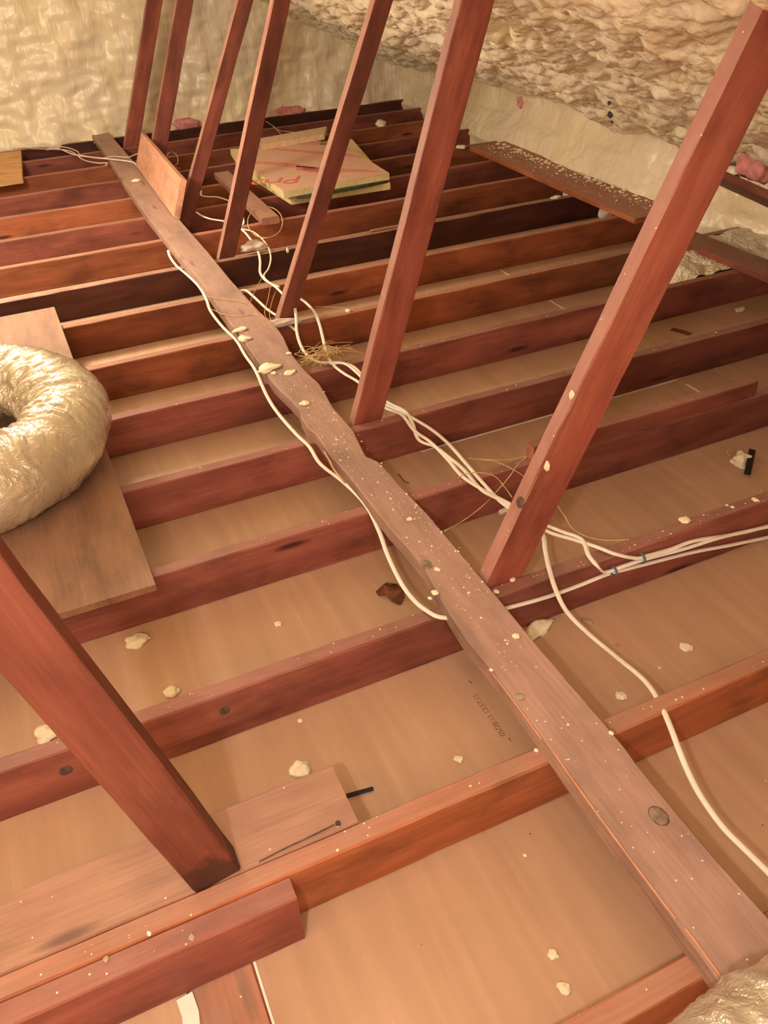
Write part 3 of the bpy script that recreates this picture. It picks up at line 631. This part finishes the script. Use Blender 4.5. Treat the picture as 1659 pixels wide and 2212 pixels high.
twine([(680, 662, 'z', .02), (700, 663, 'z', .01), (740, 665, 'z', .01), (768, 672, 'z', .002)], 'faint twine running right to a foam crumb behind the third brace')
ring = [(545 + 38 * math.cos(t) + 28, 485 + 34 * math.sin(t) - 5, 'z', .06 + .03 * math.sin(t)) for t in [k * math.pi / 6 for k in range(13)]]
tag(tube('loop_wire', [at(*q) for q in ring], .0028, .0022, M_TWINE, 4, 6), 'tan wire coiled in a round loop behind the fourth brace', 'wire')
twine([(574, 262, 'z', .012), (590, 272, 'z', .01), (605, 282, 'z', .01), (640, 286, 'z', .01), (672, 286, 'z', .01)], 'far curved tan strand above the foam sheets', .003)
twine([(590, 274, 'z', .012), (600, 282, 'z', .01), (608, 292, 'z', .03)], 'short far strand hanging beside the curved tan strand', .003)
twine([(360, 335, 'z', .12), (370, 328, 'z', .12), (382, 336, 'z', .1), (384, 352, 'z', .08), (376, 360, 'z', .06), (390, 364, 'z', .04)], 'tan strand looped behind the upright plank', .003)
random.seed(11)
V = []; F = []
c0 = at(690, 772, 'z', .02)
for k in range(34):
    th = random.uniform(0, 6.28); L_ = random.uniform(.04, .12); d = Vector((math.cos(th), math.sin(th) * .6, 0)) * L_
    c = c0 + Vector((random.uniform(-.03, .05), random.uniform(-.03, .03), random.uniform(-.01, .02)))
    pts = [c - d, c - d * .4 + Vector((random.uniform(-.02, .02), random.uniform(-.02, .02), random.uniform(0, .02))), c + d * .4 + Vector((random.uniform(-.02, .02), random.uniform(-.02, .02), random.uniform(0, .02))), c + d]
    t = tube('tmp', pts, .0013, .0011, M_TWINE, 5, 5); o0 = len(V)
    V += [v.co.copy() for v in t.data.vertices]; F += [tuple(o0 + i for i in p.vertices) for p in t.data.polygons]
    me = t.data; bpy.data.objects.remove(t); bpy.data.meshes.remove(me)
tag(link('twine_tangle', V, F, M_TWINE, None, True), 'messy tangle of frayed twine wrapped round the cables between the braces', 'twine', kind='stuff')

# ------------------------------------------------------------------ ducts
def duct(name, P, r, wr, ns=72, n=26, inner=None, squash=.92, amp=.012):
    R = catmull(P, n); V = []; F = []; N = len(R); s = 0
    for i, p in enumerate(R):
        if i: s += (p - R[i - 1]).length
        t = (R[min(i + 1, N - 1)] - R[max(i - 1, 0)]).normalized()
        side = t.cross(Vector((0, 0, 1))).normalized(); u = side.cross(t)
        for j in range(ns):
            a = 2 * math.pi * j / ns; dr = side * math.cos(a) + u * math.sin(a)
            q = p + dr * r
            inw = 0
            if inner is not None: inw = max(0, min(1, .5 - .5 * (dr.xy.dot((Vector(p).xy - inner).normalized())) if (Vector(p).xy - inner).length > .01 else .5))
            else: inw = .5
            f = 3.5 + 3 * inw
            wv = noise.noise(Vector((s * 42 + 2.2 * noise.noise(q * 7), a * 1.1, 1.0)))
            w2 = noise.noise(Vector((s * 95 + 3 * noise.noise(q * 11), a * 2.0, 5.0)))
            k = amp * (.15 + 1.5 * inw) * (abs(wv) * 2 - .5) + amp * .5 * (.15 + inw) * w2 + .010 * noise.noise(q * 6)
            rr = r + k
            V.append(p + side * math.cos(a) * rr + u * math.sin(a) * rr * squash)
    for i in range(N - 1):
        for j in range(ns):
            k = (j + 1) % ns; F.append((i * ns + j, i * ns + k, (i + 1) * ns + k, (i + 1) * ns + j))
    F.append(tuple(reversed(range(ns)))); F.append(tuple((N - 1) * ns + j for j in range(ns)))
    return link(name, V, F, M_FOIL, None, True)
cx_, cy_, R_, zt = -.937, 1.915, .320, .132
P = [(-2.0, cy_ - R_ + .02, zt), (-1.5, cy_ - R_, zt), (-1.15, cy_ - R_, zt)] + [(cx_ + R_ * math.cos(a), cy_ + R_ * math.sin(a), zt + .01 * math.sin(a)) for a in [math.radians(d) for d in (-90, -60, -30, 0, 30, 60, 90)]] + [(-1.15, cy_ + R_, zt), (-1.5, cy_ + R_, zt), (-2.0, cy_ + R_, zt)]
d1 = duct('flexible_duct', P, .115, 1, ns=120, n=36, inner=Vector((cx_, cy_)), amp=.012)
tag(d1, 'shiny wrinkled silver duct bent in a U on the plywood at left', 'duct')
P = [(-.5, -.32, .15), (-.38, -.27, .155), (-.28, -.225, .16), (-.16, -.195, .16), (-.02, -.182, .16), (.2, -.18, .16), (.6, -.19, .16), (1.2, -.2, .16)]
d2 = duct('flexible_duct', P, .125, 1, n=24, amp=.007, ns=90)
tag(d2, 'silver duct cut off by the bottom right corner of the picture', 'duct')

# ------------------------------------------------------------------ foam crumbs and debris
def px_r(p, px): return (p - CAM).dot(FW) * px / FPX / 2
CH = [  # px, py, z, size px, stretch, label
 (293, 1387, -H, 40, (1.1, .9, .7), 'lumpy cream foam chunk behind the left brace, larger of the pair on the drywall'),
 (321, 1379, -H, 9, (1, 1, .6), 'tiny foam fragment touching the lumpy chunk behind the left brace'),
 (372, 1497, -H, 31, (1, .9, .6), 'flattish foam chunk beside the near knotted joist'),
 (601, 1349, -H, 14, (1, 1, .7), 'small white foam pellet between plywood and bark piece'),
 (102, 1590, -H, 48, (1, .9, .7), 'white foam chunk half hidden by the lower left brace'),
 (649, 1665, -H, 38, (1.2, .9, .8), 'white foam chunk at the back edge of the flat board'),
 (648, 1557, -H, 11, (1, 1, .7), 'small foam pellet in front of the knotted joist'),
 (990, 1640, -H, 18, (1, 1, .6), 'round foam pellet on drywall left of the long board below the printed date'),
 (1134, 1848, -H, 8, (1, 1, .6), 'tiny foam pellet alone on the near drywall bay'),
 (1195, 2063, -H, 20, (1.2, .9, .5), 'pale flat foam flake on the near drywall, upper of two'),
 (1219, 2135, -H, 24, (1, 1.1, .6), 'heart shaped foam chip on the near drywall, lower of two'),
 (1163, 1361, -H, 52, (1.5, .65, .5), 'long wedge of foam tucked against the right side of the board'),
 (1268, 1343, -H, 18, (.7, 1.2, .6), 'teardrop foam chip right of the curving cable'),
 (1333, 1395, -H, 9, (1, 1, .6), 'tiny foam chip below the teardrop one'),
 (1482, 1400, -H, 24, (1, 1, .7), 'bright foam chunk in the right drywall bay'),
 (1342, 1505, -H, 21, (1, 1, .7), 'oval yellowish foam chunk close to the curving cable'),
 (1424, 1443, -H, 6, (1, 1, .6), 'minute foam speck between the two chunks at right'),
 (1088, 1102, -H, 26, (1.4, .7, .6), 'oval foam chip left of the nearest right brace'),
 (1599, 670, -H, 22, (1.4, .6, .5), 'leaf shaped foam flake in the dark bay at far right'),
 (1479, 1125, 0, 21, (1.1, .9, .6), 'smooth oval foam bead on the joist above the cable bundle'),
 (1631, 1080, 0, 13, (1, 1, .7), 'dull foam bit on the joist at the right edge'),
 (1570, 1092, 0, 6, (1, 1, .7), 'first of two tiny beads left of the dull foam bit'),
 (1582, 1096, 0, 8, (1, 1, .7), 'second of two tiny beads left of the dull foam bit'),
 (1115, 1375, TB, 16, (1, .9, .5), 'round cream foam disc on the long board beside the foam wedge'),
 (1122, 1505, TB, 17, (1, .9, .35), 'greenish dried drop on the long board'),
 (945, 1231, TB, 13, (.8, 1, .6), 'foam bead on the long board by the grey stain'),
 (940, 1281, TB, 14, (1, 1, .7), 'foam crumb on the left edge of the long board'),
 (929, 1293, .0, 9, (1, 1, .7), 'foam crumb beside the left edge of the long board above the cable'),
 (885, 1122, TB, 13, (1.2, .8, .5), 'foam bead on the long board among the specks'),
 (1072, 1279, 0, 12, (1, 1, .7), 'foam crumb at the foot of the nearest right brace, left one'),
 (1107, 1253, 0, 12, (1.2, .8, .6), 'foam crumb at the foot of the nearest right brace, right one'),
 (1061, 1448, TB, 8, (1, 1, .6), 'small white dot of foam on the left edge of the long board'),
 (1158, 1621, 0, 9, (1, 1, .6), 'foam crumb on the orange joist where it meets the long board'),
 (1320, 1584, TB, 10, (1, 1, .6), 'foam crumb on the right edge of the long board'),
 (520, 714, TB, 28, (1.2, .6, .4), 'ragged yellow foam flake on the board, uppermost of three'),
 (528, 733, TB, 26, (1.1, .9, .4), 'blocky yellow foam flake on the board just below the uppermost one'),
 (580, 797, TB, 42, (1.3, .7, .35), 'largest ragged yellow foam flake on the board'),
 (592, 807, TB, 13, (1, .8, .5), 'small foam chip touching the largest ragged flake'),
 (627, 806, TB, 22, (1.3, .7, .4), 'oblong foam flake right of the largest ragged one'),
 (658, 872, TB, 20, (1.1, .9, .3), 'flat pale foam smear on the board above the chipped notch'),
 (624, 764, TB, 12, (1, .8, .5), 'foam chip near the right edge of the board by the twine'),
 (752, 673, 0, 12, (1, 1, .8), 'foam crumb on a joist between the second and third braces'),
 (295, 391, TB, 16, (1.2, .8, .5), 'white foam bit on the far part of the long board'),
 (823, 271, 0, 24, (1, .9, .9), 'popcorn shaped foam lump on a far joist'),
 (1201, 428, 0, 18, (1.3, .7, .6), 'foam chip on the joist in front of the eave plank'),
 (997, 320, .0, 18, (1.2, .9, .8), 'foam lump at the near corner of the eave plank'),
 (322, 2017, 0, 11, (.8, 1, .4), 'cream dot on the doubled joist at bottom left'),
 (229, 2073, 0, 14, (.9, 1, .3), 'greyish dried drop on the block at bottom left'),
 (414, 2025, 0, 14, (.9, 1, .3), 'greenish dried drop on the block right of the greyish one'),
 (1135, 1850, -H, 5, (1, 1, .6), 'speck beside the tiny near pellet'),
 (482, 853, -.13, 12, (1, 1, .8), 'foam crumb left of the snaking cable')]
CH = [c for c in CH if not c[5].startswith('speck')]
dull = plain('dried_drop', (.42, .30, .20), .3, var=.15)
for (x, y, z, s, sq, lab) in CH:
    p = at(x, y, 'z', z); r = px_r(p, s)
    mt = dull if 'drop' in lab else M_CRUMB
    zz = .0005
    o = blob('foam_chunk', p + Vector((0, 0, zz)), r, mt, (sq[0], sq[1] * 1.15, max(.25, sq[2] * .7)), 3, amp=.5 if s > 12 else .25, fr=1.3, rot=.35, rough=.2)
    tag(o, lab, 'foam chunk')
# crumbs stuck to the braces
for (par, x, y, yy, s, lab) in ((sR, 1598, 121, .868, 16, 'foam bead stuck high on the nearest right brace'), (sR, 1180, 1007, .862, 26, 'elongated foam drip on the edge of the nearest right brace'), (sR, 1235, 853, .868, 20, 'foam sliver higher on the edge of the nearest right brace'), (s2, 857, 560, 1.674, 14, 'foam sliver on the left edge of the second brace'), (s3, 621, 541, 2.478, 11, 'foam bead on the left edge of the third brace')):
    p = at(x, y, 'y', yy); o = blob('foam_drip', p, px_r(p, s), M_CRUMB, (.5, .6, 1.1), 3, base=False); tag(o, lab, 'foam chunk')
# crumbs strewn over the eave plank, board and joist tops
random.seed(3); bm = bmesh.new()
def crumb(p, r):
    ret = bmesh.ops.create_icosphere(bm, subdivisions=1, radius=r)
    for v in ret['verts']: v.co = Vector((v.co.x * random.uniform(.8, 1.3), v.co.y * random.uniform(.8, 1.3), v.co.z * .6)) + p
for k in range(300):
    y = 2.75 + 1.58 * random.random(); t = random.random() ** .4
    crumb(Vector((2.02 + .23 * t, y, .028)), random.uniform(.0012, .0035) * (1 + 2.2 * t ** 4) * random.choice([1, 1, 1.6]))
for k in range(260):
    y = random.choice([random.uniform(.2, 2.4), random.gauss(1.05, .25), random.gauss(1.7, .2)])
    if y < .05 or y > 4: continue
    x = interp(La, y) + .012 + .10 * random.random(); crumb(Vector((x, y, TB + .0008)), random.choice([.0008, .0012, .0016, .0028]))
for k in range(260):
    j = random.choice([1, 2, 2, 3, 4, 5, 6]); x = random.uniform(.15, 1.9) if random.random() < .8 else random.uniform(-.9, 0)
    crumb(Vector((x, YJ[j] + random.uniform(.004, .033), .0012)), random.choice([.0008, .0012, .0016, .0024]))
me = bpy.data.meshes.new('foam_crumbs'); bm.to_mesh(me); bm.free(); me.materials.append(M_CRUMB)
o = bpy.data.objects.new('foam_crumbs', me); COL.objects.link(o)
tag(o, 'loose foam crumbs and specks strewn over the eave plank, the long board and the joists', 'foam crumbs', kind='stuff')

# bark scrap, black strip, wrapped chunk, dark clod, pink tufts, fluff
def crumple(name, P, th, mat):
    """folded scrap: fan of facets with thickness"""
    bm = bmesh.new(); vs = [bm.verts.new(p) for p in P]; bm.faces.new(vs); bmesh.ops.triangulate(bm, faces=bm.faces)
    bmesh.ops.subdivide_edges(bm, edges=bm.edges, cuts=3, use_grid_fill=True)
    for v in bm.verts: v.co.z += .004 * noise.noise(v.co * 60)
    me = bpy.data.meshes.new(name); bm.to_mesh(me); bm.free(); me.materials.append(mat)
    o = bpy.data.objects.new(name, me); COL.objects.link(o)
    s = o.modifiers.new('thick', 'SOLIDIFY'); s.thickness = th; return o
bk_ = crumple('bark_scrap', [at(813, 1278, 'z', -.118), at(819, 1288, 'z', -.128), at(831, 1281, 'z', -.112), at(846, 1297, 'z', -.120), at(865, 1306, 'z', -.127), at(874, 1291, 'z', -.127), at(871, 1272, 'z', -.105), at(860, 1263, 'z', -.110), at(846, 1266, 'z', -.095), at(829, 1261, 'z', -.112)], .004, M_BARK)
tag(bk_, 'curled brown bark scrap on the drywall left of the long board', 'bark scrap')
a, b = at(748, 1719, 'z', -.126), at(806, 1703, 'z', -.126)
tag(beam('black_strip', a, b, .0075, .004, (0, 1, 0), M_BLACK, wob=.0003, bev=.0008, seg=.01), 'short black plastic strip poking out past the end of the flat board', 'strip')
p = at(1600, 1000, 'z', -H)
wc = blob('foam_clump', p, .031, M_CRUMB, (1.0, .85, .7), 4, amp=.55, seed=4.2); tag(wc, 'white foam clump with a black strip and wisps of twine, right drywall bay', 'foam clump')
bpy.context.view_layer.update()
bs = beam('black_band', at(1625, 972, 'z', -.105), at(1614, 1024, 'z', -.115), .018, .006, (1, -.3, 0), M_BLACK, seg=.01, bev=.001); add_part(bs, wc)
for P in ([(1561, 975, 'z', -.11), (1568, 987, 'z', -.115), (1580, 992, 'z', -.11)], [(1574, 970, 'z', -.1), (1570, 978, 'z', -.11), (1580, 988, 'z', -.11)], [(1622, 1022, 'z', -.12), (1632, 1040, 'z', -.12), (1648, 1065, 'z', -.125)]):
    add_part(tube('wisp', [at(*q) for q in P], .0012, .001, M_TWINE, 5, 6), wc)
p = on_foam(1605, 528, .03); tag(blob('dark_clod', p, .042, M_CHAR, (.8, 1.3, .7), 4, amp=.7, base=False), 'dark brown clod sitting in the foam above the narrow eave plank', 'clod')
p = on_foam(1630, 350, .02); tag(blob('fibreglass_tuft', p, .075, M_PINK, (.5, 1.0, 1.0), 4, amp=.5, base=False), 'large pink fibreglass tuft beside the nearest right brace', 'insulation tuft')
p = on_foam(1125, 222, .01); tag(blob('fibreglass_tuft', p, .035, M_PINK, (.5, 1, .9), 3, amp=.6, base=False), 'small pink fibreglass tuft poking through foam right of the second brace', 'insulation tuft')
p = on_foam(628, 240, .03); tag(blob('fibreglass_tuft', p, .07, M_PINK, (1.7, .5, .5), 3, amp=.5, base=False), 'far reddish fibreglass tuft at the foot of the far wall above the foam sheets', 'insulation tuft')
p = on_foam(400, 268, .03); tag(blob('fibreglass_tuft', p, .07, M_PINK, (1.4, .5, .55), 3, amp=.5, base=False), 'far reddish fibreglass tuft between the far braces', 'insulation tuft')
p = on_foam(845, 236, .03); tag(blob('fibreglass_tuft', p, .04, M_PINK, (1.2, .5, .5), 3, amp=.5, base=False), 'tiny far pink tuft in the corner of the far wall', 'insulation tuft')
p = at(608, 702, 'z', .012); tag(blob('fluff_tuft', p, .042, M_FLUFF, (1.5, .5, .4), 4, amp=.5), 'greyish fluff wedged at the foot of the third brace', 'insulation tuft')
p = at(550, 538, 'z', .012); tag(blob('fluff_tuft', p, .05, M_FLUFF, (1.2, .6, .5), 4, amp=.7), 'greyish white fluff on a joist behind the loose curved cable', 'insulation tuft')
p = at(1312, 463, 'z', -.03); tag(blob('fluff_tuft', p, .05, M_FLUFF, (.9, .7, .9), 3, amp=.3, base=False), 'smooth grey foam knob hanging under the near end of the eave plank', 'insulation tuft')
# hole in the foam with dark rim and a hanging sliver
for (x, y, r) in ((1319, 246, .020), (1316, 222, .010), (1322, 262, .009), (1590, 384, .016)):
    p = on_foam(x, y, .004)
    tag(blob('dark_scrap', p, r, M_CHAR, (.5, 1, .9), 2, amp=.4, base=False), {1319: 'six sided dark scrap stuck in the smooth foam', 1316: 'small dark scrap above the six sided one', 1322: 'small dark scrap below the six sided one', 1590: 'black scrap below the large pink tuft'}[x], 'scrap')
tag(tube('black_strap', [on_foam(a, b, .02) for a, b in ((941, 165), (939, 185), (936, 210), (931, 232))], .010, .004, M_BLACK, 4, 8), 'thin black strap hanging on the foam left of the second brace', 'strap')
